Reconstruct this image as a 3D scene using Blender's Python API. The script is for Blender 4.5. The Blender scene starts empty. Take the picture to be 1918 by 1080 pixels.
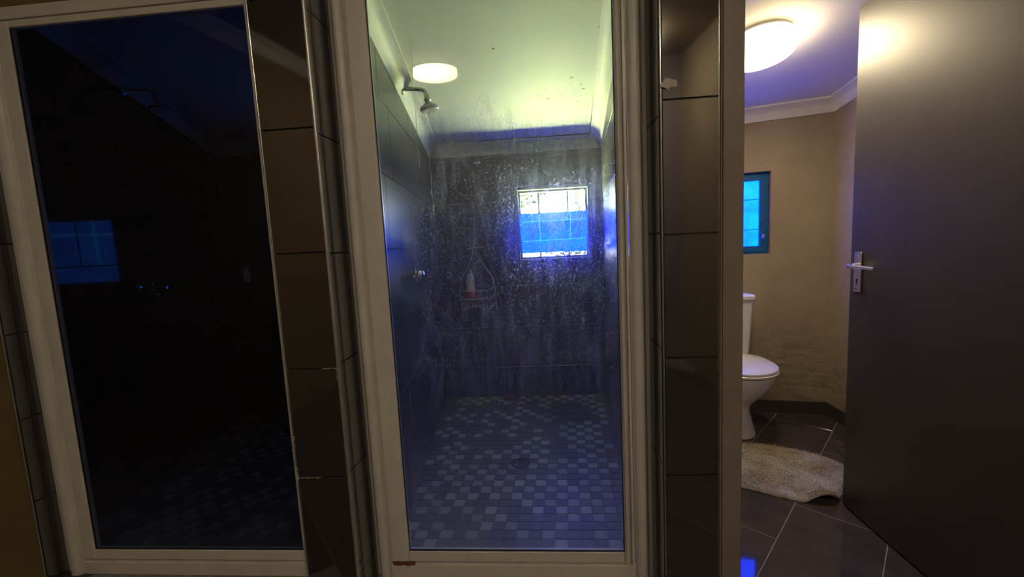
import bpy, bmesh, math, random
from mathutils import Vector, Matrix

random.seed(7)
S = bpy.context.scene
C = S.collection

# ------------------------------------------------------------------ camera
cam_d = bpy.data.cameras.new('camera')
cam = bpy.data.objects.new('camera', cam_d)
C.objects.link(cam)
cam_d.sensor_width = 36.0
cam_d.lens = 14.727
cam_d.clip_start = 0.02
right = Vector((0.99624908, 0.0707696, -0.04979383))
up = Vector((0.04192071, 0.10868189, 0.99319228))
back = Vector((0.07569951, -0.99155429, 0.10530752))
cam.matrix_world = Matrix(((right.x, up.x, back.x, 0.0),
                           (right.y, up.y, back.y, 0.0),
                           (right.z, up.z, back.z, 1.18),
                           (0, 0, 0, 1)))
S.camera = cam

# ------------------------------------------------------------------ world, daylight, exposure
world = bpy.data.worlds.new('sky')
S.world = world
world.use_nodes = True
wn = world.node_tree
sky = wn.nodes.new('ShaderNodeTexSky')
sky.sky_type = 'NISHITA'
sky.sun_disc = False
sky.sun_elevation = math.radians(55)
sky.sun_rotation = math.radians(160)
wn.links.new(sky.outputs[0], wn.nodes['Background'].inputs[0])
wn.nodes['Background'].inputs[1].default_value = 2.6

sun_d = bpy.data.lights.new('sun', 'SUN')
sun_d.energy = 9.0
sun_d.angle = math.radians(0.6)
sun_d.color = (1.0, 0.95, 0.86)
sun = bpy.data.objects.new('sun', sun_d)
C.objects.link(sun)
sun.rotation_euler = (math.radians(-30), math.radians(18), 0)   # high sun, coming over the roof onto the garden

# added area light standing in for bounce off the sunlit lawn outside
def lawn_light(x, y, z, sx, sy, power, col):
    d = bpy.data.lights.new('lawn_bounce', 'AREA')
    d.shape = 'RECTANGLE'; d.size = sx; d.size_y = sy; d.energy = power; d.color = col
    o = bpy.data.objects.new('lawn_bounce', d); C.objects.link(o)
    o.location = (x, y, z); o.rotation_euler = (math.radians(180), 0, 0)
    return o
lawn_light(0.0, 8.6, 0.05, 12.0, 9.0, 30000, (0.90, 1.0, 0.30))

S.view_settings.view_transform = 'Standard'
S.view_settings.look = 'None'
S.view_settings.gamma = 1.0
S.view_settings.use_curve_mapping = False
S.view_settings.exposure = 1.0

# ------------------------------------------------------------------ node helpers
MATS = {}
def new_mat(name):
    m = bpy.data.materials.new(name); m.use_nodes = True
    nt = m.node_tree
    return m, nt, nt.nodes, nt.links
def N(nt, t, **kw):
    n = nt.nodes.new(t)
    for k, v in kw.items(): setattr(n, k, v)
    return n
def noise(nt, scale, detail=4, rough=0.55, coord=None, vec=None, dist=0.0):
    n = N(nt, 'ShaderNodeTexNoise')
    n.inputs['Scale'].default_value = scale
    n.inputs['Detail'].default_value = detail
    n.inputs['Roughness'].default_value = rough
    n.inputs['Distortion'].default_value = dist
    if vec is not None: nt.links.new(vec, n.inputs['Vector'])
    return n
def ramp(nt, inp, stops):
    r = N(nt, 'ShaderNodeValToRGB')
    el = r.color_ramp.elements
    while len(el) < len(stops): el.new(0.5)
    for e, (p, c) in zip(el, stops):
        e.position = p
        e.color = (c[0], c[1], c[2], 1) if hasattr(c, '__len__') else (c, c, c, 1)
    nt.links.new(inp, r.inputs[0])
    return r
def mixc(nt, fac, a, b, mode='MIX'):
    m = N(nt, 'ShaderNodeMix'); m.data_type = 'RGBA'; m.blend_type = mode
    for s, v in ((0, fac), (6, a), (7, b)):
        if hasattr(v, 'is_output') or hasattr(v, 'links'): nt.links.new(v, m.inputs[s])
        elif s == 0: m.inputs[0].default_value = v
        else: m.inputs[s].default_value = (v[0], v[1], v[2], 1)
    return m.outputs[2]
def math_(nt, op, a, b=0.0, c=None):
    m = N(nt, 'ShaderNodeMath'); m.operation = op
    for i, v in enumerate((a, b) if c is None else (a, b, c)):
        if hasattr(v, 'links'): nt.links.new(v, m.inputs[i])
        else: m.inputs[i].default_value = v
    return m.outputs[0]
def pos(nt): return N(nt, 'ShaderNodeNewGeometry').outputs['Position']
def objc(nt): return N(nt, 'ShaderNodeTexCoord').outputs['Object']
def mapped(nt, vec, scale=(1, 1, 1), loc=(0, 0, 0), rot=(0, 0, 0)):
    m = N(nt, 'ShaderNodeMapping')
    nt.links.new(vec, m.inputs[0])
    m.inputs['Scale'].default_value = scale; m.inputs['Location'].default_value = loc
    m.inputs['Rotation'].default_value = rot
    return m.outputs[0]
def bump(nt, h, strength, dist=0.01):
    b = N(nt, 'ShaderNodeBump'); b.inputs['Strength'].default_value = strength
    b.inputs['Distance'].default_value = dist
    nt.links.new(h, b.inputs['Height']); return b.outputs[0]

def surf(name, col, rough=0.5, metal=0.0, var=0.0, vscale=8.0, bmp=0.0, bscale=60.0, spec=0.5, rvar=0.0, obj_rand=0.0, coat=0.0, col2=None):
    """plain procedural surface: colour mottled by noise, fine relief"""
    m, nt, nd, lk = new_mat(name)
    b = nd['Principled BSDF']
    b.inputs['Roughness'].default_value = rough
    b.inputs['Metallic'].default_value = metal
    b.inputs['Specular IOR Level'].default_value = spec
    b.inputs['Coat Weight'].default_value = coat
    P = pos(nt)
    n = noise(nt, vscale, 5, 0.6, vec=P)
    c2 = col2 or tuple(max(0, x * (1 - var)) for x in col)
    c1 = tuple(min(1, x * (1 + var * 0.6)) for x in col)
    colo = mixc(nt, ramp(nt, n.outputs[0], ((0.35, 0.0), (0.65, 1.0))).outputs[0], c2, c1)
    if obj_rand:
        oi = N(nt, 'ShaderNodeObjectInfo')
        v = math_(nt, 'MULTIPLY_ADD', oi.outputs['Random'], obj_rand * 2, 1 - obj_rand)
        colo = mixc(nt, 1.0, colo, v, 'MULTIPLY')
    lk.new(colo, b.inputs['Base Color'])
    if rvar:
        r2 = noise(nt, vscale * 2.3, 4, 0.6, vec=P)
        lk.new(math_(nt, 'MULTIPLY_ADD', r2.outputs[0], rvar, max(0.0, rough - rvar / 2)), b.inputs['Roughness'])
    if bmp:
        n2 = noise(nt, bscale, 4, 0.6, vec=P)
        lk.new(bump(nt, n2.outputs[0], bmp), b.inputs['Normal'])
    MATS[name] = m
    return m

# ------------------------------------------------------------------ materials
surf('pillar_tile', (0.030, 0.027, 0.027), 0.06, var=0.12, vscale=60, spec=2.1)
surf('shower_tile', (0.030, 0.029, 0.033), 0.31, var=0.25, vscale=14, spec=0.95, rvar=0.08)
surf('polished_tile', (0.010, 0.010, 0.012), 0.055, var=0.3, vscale=14, spec=0.3)
surf('floor_tile', (0.060, 0.050, 0.046), 0.055, var=0.22, vscale=9, spec=0.5, obj_rand=0.08)
surf('floor_tile_matte', (0.060, 0.050, 0.046), 0.5, var=0.22, vscale=9, spec=0.3, obj_rand=0.08)  # matte copy behind the viewer, keeps the fill lamp's glint off the pillar
surf('grout_dark', (0.055, 0.050, 0.045), 0.8, var=0.3, vscale=40)
surf('grout_pale', (0.27, 0.25, 0.225), 0.85, var=0.35, vscale=30)
surf('grout_mid', (0.16, 0.155, 0.15), 0.85, var=0.35, vscale=30)
surf('metal_trim', (0.72, 0.70, 0.64), 0.22, metal=0.9, var=0.1, vscale=60)
surf('satin_trim', (0.60, 0.60, 0.55), 0.34, metal=0.75, var=0.1, vscale=60)
surf('frame_white', (0.70, 0.66, 0.585), 0.34, var=0.07, vscale=11, spec=0.45, bmp=0.01, bscale=140)
surf('frame_seal', (0.02, 0.02, 0.02), 0.6)
surf('rust', (0.23, 0.085, 0.025), 0.8, var=0.6, vscale=120, bmp=0.5, bscale=200)
surf('grout_chip', (0.62, 0.59, 0.50), 0.9, var=0.2, vscale=90, bmp=0.4, bscale=160)
surf('wall_olive', (0.21, 0.145, 0.055), 0.75, var=0.12, vscale=4, bmp=0.10, bscale=35)
surf('wall_grey', (0.30, 0.265, 0.27), 0.6, var=0.12, vscale=4, bmp=0.08, bscale=35)
surf('cornice_white', (0.80, 0.79, 0.74), 0.55, var=0.05, vscale=12, bmp=0.03)
surf('door_brown', (0.048, 0.042, 0.037), 0.44, var=0.15, vscale=6, spec=0.9, bmp=0.018, bscale=70)
surf('jamb_brown', (0.27, 0.225, 0.185), 0.38, var=0.08, vscale=8, bmp=0.015)
surf('chrome', (0.86, 0.86, 0.87), 0.24, metal=1.0, var=0.08, vscale=60)
surf('worn_chrome', (0.46, 0.45, 0.42), 0.34, metal=1.0, var=0.25, vscale=90)
surf('drain_dark', (0.015, 0.018, 0.022), 0.5, metal=0.6, var=0.4, vscale=90)
surf('nozzle_grey', (0.55, 0.56, 0.53), 0.5, var=0.2, vscale=80)
surf('dark_slot', (0.01, 0.01, 0.012), 0.7)
surf('ceramic', (0.80, 0.79, 0.76), 0.16, var=0.03, vscale=8, spec=0.6)
surf('seat_plastic', (0.80, 0.77, 0.66), 0.28, var=0.04, vscale=10)
surf('lid_plastic', (0.78, 0.80, 0.84), 0.22, var=0.03, vscale=10)
surf('skirting_tile', (0.060, 0.055, 0.052), 0.28, var=0.2, vscale=16)
surf('lamp_base', (0.45, 0.44, 0.41), 0.45, var=0.05)
surf('blue_paint', (0.008, 0.12, 0.32), 0.45, var=0.2, vscale=25, bmp=0.06, bscale=90)
surf('bar_dark', (0.035, 0.035, 0.032), 0.5, var=0.2)
surf('window_grey', (0.10, 0.11, 0.13), 0.5, var=0.1, vscale=30)
surf('wire_white', (0.62, 0.64, 0.68), 0.4, var=0.25, vscale=120)
surf('paper', (0.66, 0.62, 0.52), 0.85, var=0.12, vscale=60, bmp=0.12, bscale=120)
surf('sponge', (0.17, 0.055, 0.05), 0.85, var=0.5, vscale=110, bmp=0.7, bscale=160)
surf('bottle_white', (0.62, 0.60, 0.58), 0.35, var=0.12, vscale=50)
surf('bottle_pink', (0.62, 0.16, 0.16), 0.45, var=0.3, vscale=40)
surf('bottle_cap', (0.42, 0.15, 0.10), 0.45, var=0.2, vscale=40)
surf('bark', (0.02, 0.016, 0.012), 0.9, var=0.4, vscale=20, bmp=0.5, bscale=30)
surf('leaf', (0.012, 0.018, 0.007), 0.6, var=0.35, vscale=5)
surf('grass', (0.12, 0.22, 0.04), 0.9, var=0.35, vscale=6, bmp=0.5, bscale=60)
surf('plaster_white', (0.78, 0.77, 0.72), 0.8, var=0.05)

def paint_wall_mat():
    """khaki toilet paint, patchy and lumpy low down where damp has lifted the plaster"""
    m, nt, nd, lk = new_mat('wall_khaki')
    b = nd['Principled BSDF']
    P = pos(nt)
    n1 = noise(nt, 3.5, 5, 0.6, vec=P)
    base = mixc(nt, ramp(nt, n1.outputs[0], ((0.35, 0.0), (0.65, 1.0))).outputs[0], (0.33, 0.265, 0.165), (0.38, 0.31, 0.20))
    sep = N(nt, 'ShaderNodeSeparateXYZ'); lk.new(P, sep.inputs[0])
    low = N(nt, 'ShaderNodeMapRange'); lk.new(sep.outputs[2], low.inputs[0])
    low.inputs[1].default_value = 0.75; low.inputs[2].default_value = 0.25
    n2 = noise(nt, 7.0, 6, 0.65, vec=mapped(nt, P, (1, 1, 1.8)))
    st = math_(nt, 'MULTIPLY', ramp(nt, n2.outputs[0], ((0.48, 0.0), (0.62, 1.0))).outputs[0], low.outputs[0])
    lk.new(mixc(nt, math_(nt, 'MULTIPLY', st, 0.55), base, (0.20, 0.155, 0.085)), b.inputs['Base Color'])
    b.inputs['Roughness'].default_value = 0.72
    n3 = noise(nt, 45, 4, 0.6, vec=P)
    n4 = noise(nt, 8, 4, 0.6, vec=mapped(nt, P, (1, 1, 2.0)))
    h = math_(nt, 'ADD', math_(nt, 'MULTIPLY', n3.outputs[0], 0.25), math_(nt, 'MULTIPLY', n4.outputs[0], math_(nt, 'MULTIPLY_ADD', low.outputs[0], 2.2, 0.25)))
    lk.new(bump(nt, h, 0.35, 0.02), b.inputs['Normal'])
    MATS['wall_khaki'] = m
paint_wall_mat()

def ceiling_mat(name, col, spots):
    m, nt, nd, lk = new_mat(name)
    b = nd['Principled BSDF']; b.inputs['Roughness'].default_value = 0.62
    b.inputs['Specular IOR Level'].default_value = 0.3
    P = pos(nt)
    n1 = noise(nt, 4, 5, 0.6, vec=P)
    base = mixc(nt, n1.outputs[0], tuple(c * 0.94 for c in col), col)
    n2 = noise(nt, 22, 4, 0.7, vec=P)
    for (x, y, z, r, k) in spots:           # fly spots and mildew dots
        v = N(nt, 'ShaderNodeVectorMath', operation='DISTANCE')
        lk.new(P, v.inputs[0]); v.inputs[1].default_value = (x, y, z)
        d = math_(nt, 'ADD', v.outputs[1], math_(nt, 'MULTIPLY_ADD', n2.outputs[0], r * 1.6, -r * 0.8))
        mr = N(nt, 'ShaderNodeMapRange'); lk.new(d, mr.inputs[0])
        mr.inputs[1].default_value = r; mr.inputs[2].default_value = r * 0.55
        mr.inputs[3].default_value = 0; mr.inputs[4].default_value = k
        base = mixc(nt, mr.outputs[0], base, (0.05, 0.05, 0.035))
    lk.new(base, b.inputs['Base Color'])
    n3 = noise(nt, 70, 4, 0.6, vec=P)
    n4 = noise(nt, 5, 3, 0.5, vec=P)
    lk.new(bump(nt, math_(nt, 'ADD', math_(nt, 'MULTIPLY', n3.outputs[0], 0.3), n4.outputs[0]), 0.10, 0.02), b.inputs['Normal'])
    MATS[name] = m
ceiling_mat('ceiling_shower', (0.80, 0.80, 0.74),
            [(-0.182, 1.989, 2.061, 0.011, 0.9), (0.285, 1.899, 2.072, 0.011, 0.9), (0.07, 2.52, 1.997, 0.016, 0.6),
             (0.19, 2.30, 2.024, 0.012, 0.55), (0.245, 2.38, 2.014, 0.010, 0.6), (0.262, 2.43, 2.008, 0.010, 0.7),
             (0.02, 2.47, 2.003, 0.022, 0.25), (0.24, 2.58, 1.99, 0.008, 0.5), (0.26, 2.62, 1.985, 0.008, 0.5),
             (0.11, 2.66, 1.98, 0.007, 0.5), (0.13, 2.42, 2.01, 0.007, 0.5), (0.06, 2.40, 2.01, 0.007, 0.4), (0.32, 2.2, 2.035, 0.008, 0.5)])
ceiling_mat('ceiling_paint', (0.78, 0.77, 0.72), [(1.5, 2.3, 2.0, 0.003, 0.1)])
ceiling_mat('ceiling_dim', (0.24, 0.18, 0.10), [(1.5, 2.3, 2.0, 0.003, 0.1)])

def mosaic_mat(name, col, rnd):
    m, nt, nd, lk = new_mat(name)
    b = nd['Principled BSDF']; b.inputs['Roughness'].default_value = 0.42
    P = pos(nt)
    oi = N(nt, 'ShaderNodeObjectInfo')
    n1 = noise(nt, 40, 4, 0.6, vec=P)
    c = mixc(nt, n1.outputs[0], tuple(x * 0.8 for x in col), tuple(x * 1.15 for x in col))
    c = mixc(nt, 1.0, c, math_(nt, 'MULTIPLY_ADD', oi.outputs['Random'], rnd * 2, 1 - rnd), 'MULTIPLY')
    # black mildew stain by the back wall
    sc = mapped(nt, P, (1, 0.85, 0), loc=(-0.136, -2.81 * 0.85, 0))
    v = N(nt, 'ShaderNodeVectorMath', operation='LENGTH'); lk.new(sc, v.inputs[0])
    n2 = noise(nt, 9, 5, 0.65, vec=P)
    d = math_(nt, 'ADD', v.outputs[1], math_(nt, 'MULTIPLY_ADD', n2.outputs[0], 0.30, -0.15))
    mr = N(nt, 'ShaderNodeMapRange'); lk.new(d, mr.inputs[0])
    mr.inputs[1].default_value = 0.20; mr.inputs[2].default_value = 0.13; mr.inputs[3].default_value = 0; mr.inputs[4].default_value = 0.85
    c = mixc(nt, mr.outputs[0], c, (0.012, 0.018, 0.03))
    lk.new(c, b.inputs['Base Color'])
    MATS[name] = m
mosaic_mat('mosaic_dark', (0.085, 0.070, 0.085), 0.2)
mosaic_mat('mosaic_light', (0.30, 0.285, 0.29), 0.22)
mosaic_mat('mosaic_grout', (0.05, 0.048, 0.06), 0.0)

def glass_mat(name, haze, specks, tint, seed, film_low, film_high):
    """thin dirty pane: clear glass with mirror reflection, lime specks and soap film"""
    m, nt, nd, lk = new_mat(name)
    nd.remove(nd['Principled BSDF'])
    out = nd['Material Output']
    P = objc(nt)
    tr = N(nt, 'ShaderNodeBsdfTransparent'); tr.inputs[0].default_value = (*tint, 1)
    gl = N(nt, 'ShaderNodeBsdfGlossy'); gl.inputs['Roughness'].default_value = 0.0
    lw = N(nt, 'ShaderNodeLayerWeight'); lw.inputs[0].default_value = 0.5
    fr = math_(nt, 'MULTIPLY_ADD', math_(nt, 'POWER', lw.outputs['Facing'], 5.0), 0.9, 0.040)
    mx = N(nt, 'ShaderNodeMixShader'); lk.new(fr, mx.inputs[0]); lk.new(tr.outputs[0], mx.inputs[1]); lk.new(gl.outputs[0], mx.inputs[2])
    di = N(nt, 'ShaderNodeBsdfDiffuse'); di.inputs[0].default_value = (0.62, 0.62, 0.62, 1)
    tl = N(nt, 'ShaderNodeBsdfTranslucent'); tl.inputs[0].default_value = (0.85, 0.86, 0.88, 1)
    dm = N(nt, 'ShaderNodeMixShader'); dm.inputs[0].default_value = 0.62
    lk.new(di.outputs[0], dm.inputs[1]); lk.new(tl.outputs[0], dm.inputs[2])
    rf = N(nt, 'ShaderNodeBsdfRefraction'); rf.inputs['Color'].default_value = (0.9, 0.9, 0.92, 1); rf.inputs['Roughness'].default_value = 0.55; rf.inputs['IOR'].default_value = 1.35
    d2 = N(nt, 'ShaderNodeMixShader'); d2.inputs[0].default_value = 0.35
    lk.new(dm.outputs[0], d2.inputs[1]); lk.new(rf.outputs[0], d2.inputs[2]); dm = d2
    sep = N(nt, 'ShaderNodeSeparateXYZ'); lk.new(P, sep.inputs[0])
    # film: thicker towards the foot of the pane (soap), patchy
    nf = noise(nt, 3.2, 5, 0.6, vec=mapped(nt, P, (1, 1, 0.7), loc=(seed, 0, 0)))
    mrf = N(nt, 'ShaderNodeMapRange'); mrf.interpolation_type = 'SMOOTHSTEP'
    lk.new(math_(nt, 'ADD', sep.outputs[2], math_(nt, 'MULTIPLY_ADD', nf.outputs[0], 0.5, -0.25)), mrf.inputs[0])
    mrf.inputs[1].default_value = film_high; mrf.inputs[2].default_value = film_low
    mrf.inputs[3].default_value = 0; mrf.inputs[4].default_value = haze * 3.3
    film = math_(nt, 'ADD', mrf.outputs[0], math_(nt, 'MULTIPLY', nf.outputs[0], haze * 0.9))
    # lime specks, runs
    zone = N(nt, 'ShaderNodeMapRange'); zone.interpolation_type = 'SMOOTHSTEP'
    lk.new(math_(nt, 'ADD', sep.outputs[2], math_(nt, 'MULTIPLY_ADD', nf.outputs[0], 0.9, -0.45)), zone.inputs[0])
    zone.inputs[1].default_value = 1.62; zone.inputs[2].default_value = 1.30
    zone2 = N(nt, 'ShaderNodeMapRange'); zone2.interpolation_type = 'SMOOTHSTEP'
    lk.new(sep.outputs[2], zone2.inputs[0]); zone2.inputs[1].default_value = 0.40; zone2.inputs[2].default_value = 0.95
    zone3 = N(nt, 'ShaderNodeMapRange'); zone3.interpolation_type = 'SMOOTHSTEP'
    lk.new(math_(nt, 'ADD', sep.outputs[0], math_(nt, 'MULTIPLY_ADD', nf.outputs[0], 0.3, -0.15)), zone3.inputs[0])
    zone3.inputs[1].default_value = -0.36; zone3.inputs[2].default_value = -0.20; zone3.inputs[3].default_value = 0.04
    zn = math_(nt, 'MULTIPLY', math_(nt, 'MULTIPLY', zone.outputs[0], zone2.outputs[0]), zone3.outputs[0])
    s1 = noise(nt, 62, 3, 0.7, vec=mapped(nt, P, (1, 1, 0.55), loc=(seed * 2, 0, 1)))
    s2 = noise(nt, 22, 6, 0.78, vec=mapped(nt, P, (1.6, 1, 0.32), loc=(seed, 0, 3)))
    s3 = noise(nt, 150, 2, 0.6, vec=mapped(nt, P, (1, 1, 0.7), loc=(seed, 0, 7)))
    a1 = ramp(nt, s1.outputs[0], ((0.60, 0.0), (0.74, 1.0))).outputs[0]
    a2 = ramp(nt, s2.outputs[0], ((0.47, 0.0), (0.72, 0.8))).outputs[0]
    a3 = ramp(nt, s3.outputs[0], ((0.53, 0.0), (0.70, 0.8))).outputs[0]
    sp = math_(nt, 'MAXIMUM', math_(nt, 'MAXIMUM', a1, a2), a3)
    sp = math_(nt, 'MULTIPLY', math_(nt, 'MULTIPLY', sp, zn), specks)
    fac = math_(nt, 'MINIMUM', math_(nt, 'ADD', film, sp), 0.8)
    fin = N(nt, 'ShaderNodeMixShader')
    lk.new(fac, fin.inputs[0]); lk.new(mx.outputs[0], fin.inputs[1]); lk.new(dm.outputs[0], fin.inputs[2])
    lk.new(fin.outputs[0], out.inputs[0])
    MATS[name] = m
glass_mat('glass_spotted', 0.068, 0.52, (0.98, 0.99, 0.99), 3.0, 0.05, 0.75)
glass_mat('glass_dim', 0.020, 0.012, (0.60, 0.62, 0.64), 9.0, 0.0, 0.6)  # tint put into the pane stands in for weak light in the left shower

def clear_glass():
    m, nt, nd, lk = new_mat('glass_clear')
    nd.remove(nd['Principled BSDF'])
    tr = N(nt, 'ShaderNodeBsdfTransparent'); tr.inputs[0].default_value = (0.96, 0.98, 0.97, 1)
    gl = N(nt, 'ShaderNodeBsdfGlossy'); gl.inputs['Roughness'].default_value = 0.02
    lw = N(nt, 'ShaderNodeLayerWeight'); lw.inputs[0].default_value = 0.5
    mx = N(nt, 'ShaderNodeMixShader')
    lk.new(math_(nt, 'MULTIPLY_ADD', math_(nt, 'POWER', lw.outputs['Facing'], 5.0), 0.9, 0.04), mx.inputs[0])
    lk.new(tr.outputs[0], mx.inputs[1]); lk.new(gl.outputs[0], mx.inputs[2])
    lk.new(mx.outputs[0], nd['Material Output'].inputs[0])
    MATS['glass_clear'] = m
clear_glass()

def glow(name, col, strength, var=0.0, vscale=6.0, col2=None):
    """a window film with daylight coming through it"""
    m, nt, nd, lk = new_mat(name)
    b = nd['Principled BSDF']
    b.inputs['Base Color'].default_value = (col[0] * 0.2, col[1] * 0.2, col[2] * 0.2, 1)
    b.inputs['Roughness'].default_value = 0.5
    P = pos(nt)
    n = noise(nt, vscale, 4, 0.55, vec=mapped(nt, P, (1, 1, 1.6)), dist=0.6)
    c = mixc(nt, ramp(nt, n.outputs[0], ((0.3, 0.0), (0.7, 1.0))).outputs[0], col2 or col, col)
    lk.new(c, b.inputs['Emission Color'])
    b.inputs['Emission Strength'].default_value = strength
    MATS[name] = m
glow('film_shower', (0.0, 0.026, 1.0), 8.2, vscale=6, col2=(0.0, 0.012, 0.8))
glow('crease_shower', (0.02, 0.14, 1.0), 4.0)
glow('film_toilet', (0.0, 0.050, 1.0), 8.0, vscale=7, col2=(0.0, 0.023, 0.9))
glow('crease_toilet', (0.0, 0.05, 0.5), 1.0)
glow('film_left', (0.0, 0.17, 1.0), 1.6, vscale=7, col2=(0.0, 0.10, 0.7))
glow('crease_left', (0.04, 0.45, 1.0), 3.0)

def lamp_mat(name, col, strength, hot, base, side=0.18):
    """opal drum with the glow of an off-centre bulb painted into its emission"""
    m, nt, nd, lk = new_mat(name)
    b = nd['Principled BSDF']
    b.inputs['Base Color'].default_value = (0.8, 0.79, 0.74, 1); b.inputs['Roughness'].default_value = 0.3
    P = objc(nt)
    v = N(nt, 'ShaderNodeVectorMath', operation='DISTANCE'); lk.new(P, v.inputs[0]); v.inputs[1].default_value = hot
    mr = N(nt, 'ShaderNodeMapRange'); mr.interpolation_type = 'SMOOTHSTEP'; lk.new(v.outputs[1], mr.inputs[0])
    mr.inputs[1].default_value = 0.20; mr.inputs[2].default_value = 0.04
    mr.inputs[3].default_value = base; mr.inputs[4].default_value = 1.0
    b.inputs['Emission Color'].default_value = (*col, 1)
    sz = N(nt, 'ShaderNodeSeparateXYZ'); lk.new(P, sz.inputs[0])
    mz = N(nt, 'ShaderNodeMapRange'); lk.new(sz.outputs[2], mz.inputs[0])
    mz.inputs[1].default_value = -0.025; mz.inputs[2].default_value = -0.08; mz.inputs[3].default_value = side; mz.inputs[4].default_value = 1.0
    lk.new(math_(nt, 'MULTIPLY', math_(nt, 'MULTIPLY', mr.outputs[0], mz.outputs[0]), strength), b.inputs['Emission Strength'])
    MATS[name] = m
lamp_mat('lamp_room', (1.0, 0.86, 0.64), 21.0, (-0.02, 0.10, -0.075), 0.34, 1.1)
lamp_mat('lamp_fill', (1.0, 0.85, 0.63), 52.0, (0.0, 0.0, -0.075), 0.8)
lamp_mat('lamp_toilet', (1.0, 0.80, 0.50), 32.0, (0.05, -0.02, -0.085), 0.28)

def mat_mat():
    m, nt, nd, lk = new_mat('mat_pile')
    b = nd['Principled BSDF']; b.inputs['Roughness'].default_value = 0.95; b.inputs['Specular IOR Level'].default_value = 0.1
    P = pos(nt)
    n1 = noise(nt, 5.5, 6, 0.65, vec=P)
    n2 = noise(nt, 60, 5, 0.75, vec=P)
    c = mixc(nt, ramp(nt, n1.outputs[0], ((0.38, 0.0), (0.62, 1.0))).outputs[0], (0.68, 0.67, 0.61), (0.48, 0.39, 0.25))
    c = mixc(nt, ramp(nt, n2.outputs[0], ((0.55, 0.0), (0.75, 0.75))).outputs[0], c, (0.17, 0.13, 0.07))
    lk.new(c, b.inputs['Base Color'])
    n3 = noise(nt, 240, 3, 0.8, vec=P)
    lk.new(bump(nt, n3.outputs[0], 0.9, 0.01), b.inputs['Normal'])
    MATS['mat_pile'] = m
mat_mat()

# ------------------------------------------------------------------ mesh helpers
def link(name, mesh, mat, parent=None, smooth=False):
    o = bpy.data.objects.new(name, mesh)
    C.objects.link(o)
    if mat and not mesh.materials: mesh.materials.append(MATS[mat])
    if parent: o.parent = parent
    if smooth:
        for p in mesh.polygons: p.use_smooth = True
    return o
def obj(name, bm, mat, parent=None, smooth=False, auto=None):
    bmesh.ops.recalc_face_normals(bm, faces=bm.faces)
    me = bpy.data.meshes.new(name)
    if auto is not None:
        for fc in bm.faces: fc.smooth = True
        for e in bm.edges:
            if len(e.link_faces) == 2 and e.calc_face_angle(0) > math.radians(auto): e.smooth = False
    bm.to_mesh(me); bm.free()
    return link(name, me, mat, parent, smooth)
def tag(o, label, cat, group=None, kind=None):
    o['label'] = label; o['category'] = cat
    if group: o['group'] = group
    if kind: o['kind'] = kind
    return o
def empty(name, loc, rz=0):
    o = bpy.data.objects.new(name, None); C.objects.link(o)
    o.empty_display_size = 0.05; o.location = loc; o.rotation_euler = (0, 0, rz)
    return o
def add_box(bm, a, b, bev=0.0):
    x0, y0, z0 = a; x1, y1, z1 = b
    vs = [bm.verts.new(p) for p in ((x0,y0,z0),(x1,y0,z0),(x1,y1,z0),(x0,y1,z0),(x0,y0,z1),(x1,y0,z1),(x1,y1,z1),(x0,y1,z1))]
    fs = [bm.faces.new([vs[i] for i in f]) for f in ((0,3,2,1),(4,5,6,7),(0,1,5,4),(1,2,6,5),(2,3,7,6),(3,0,4,7))]
    if bev:
        es = {e for f in fs for e in f.edges}
        bmesh.ops.bevel(bm, geom=list(es), offset=bev, segments=2, profile=0.5, affect='EDGES')
    return vs
def box(a, b, bev=0.0):
    bm = bmesh.new(); add_box(bm, a, b, bev); return bm
def add_prism(bm, pts, z0, z1):
    """vertical prism over plan polygon; z0/z1 numbers or functions of (x, y)"""
    f0 = z0 if callable(z0) else (lambda x, y: z0)
    f1 = z1 if callable(z1) else (lambda x, y: z1)
    lo = [bm.verts.new((x, y, f0(x, y))) for x, y in pts]
    hi = [bm.verts.new((x, y, f1(x, y))) for x, y in pts]
    n = len(pts)
    bm.faces.new(lo[::-1]); bm.faces.new(hi)
    for i in range(n): bm.faces.new((lo[i], lo[(i+1) % n], hi[(i+1) % n], hi[i]))
def prism(pts, z0, z1):
    bm = bmesh.new(); add_prism(bm, pts, z0, z1); return bm
def add_tube(bm, path, r, seg=10, cap=True, rad=None):
    path = [Vector(p) for p in path]
    rings = []
    prev = None
    for i, p in enumerate(path):
        t = (path[min(i+1, len(path)-1)] - path[max(i-1, 0)]).normalized()
        if prev is None:
            a = Vector((0, 0, 1)) if abs(t.z) < 0.9 else Vector((1, 0, 0))
            u = t.cross(a).normalized()
        else:
            u = (prev - t * prev.dot(t)).normalized()
        prev = u
        v = t.cross(u)
        rr = rad[i] if rad else r
        rings.append([bm.verts.new(p + (u * math.cos(k * 2 * math.pi / seg) + v * math.sin(k * 2 * math.pi / seg)) * rr) for k in range(seg)])
    for a, b in zip(rings, rings[1:]):
        for k in range(seg): bm.faces.new((a[k], a[(k+1) % seg], b[(k+1) % seg], b[k]))
    if cap:
        bm.faces.new(rings[0][::-1]); bm.faces.new(rings[-1])
def tube(path, r, seg=10, rad=None):
    bm = bmesh.new(); add_tube(bm, path, r, seg, True, rad); return bm
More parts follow.
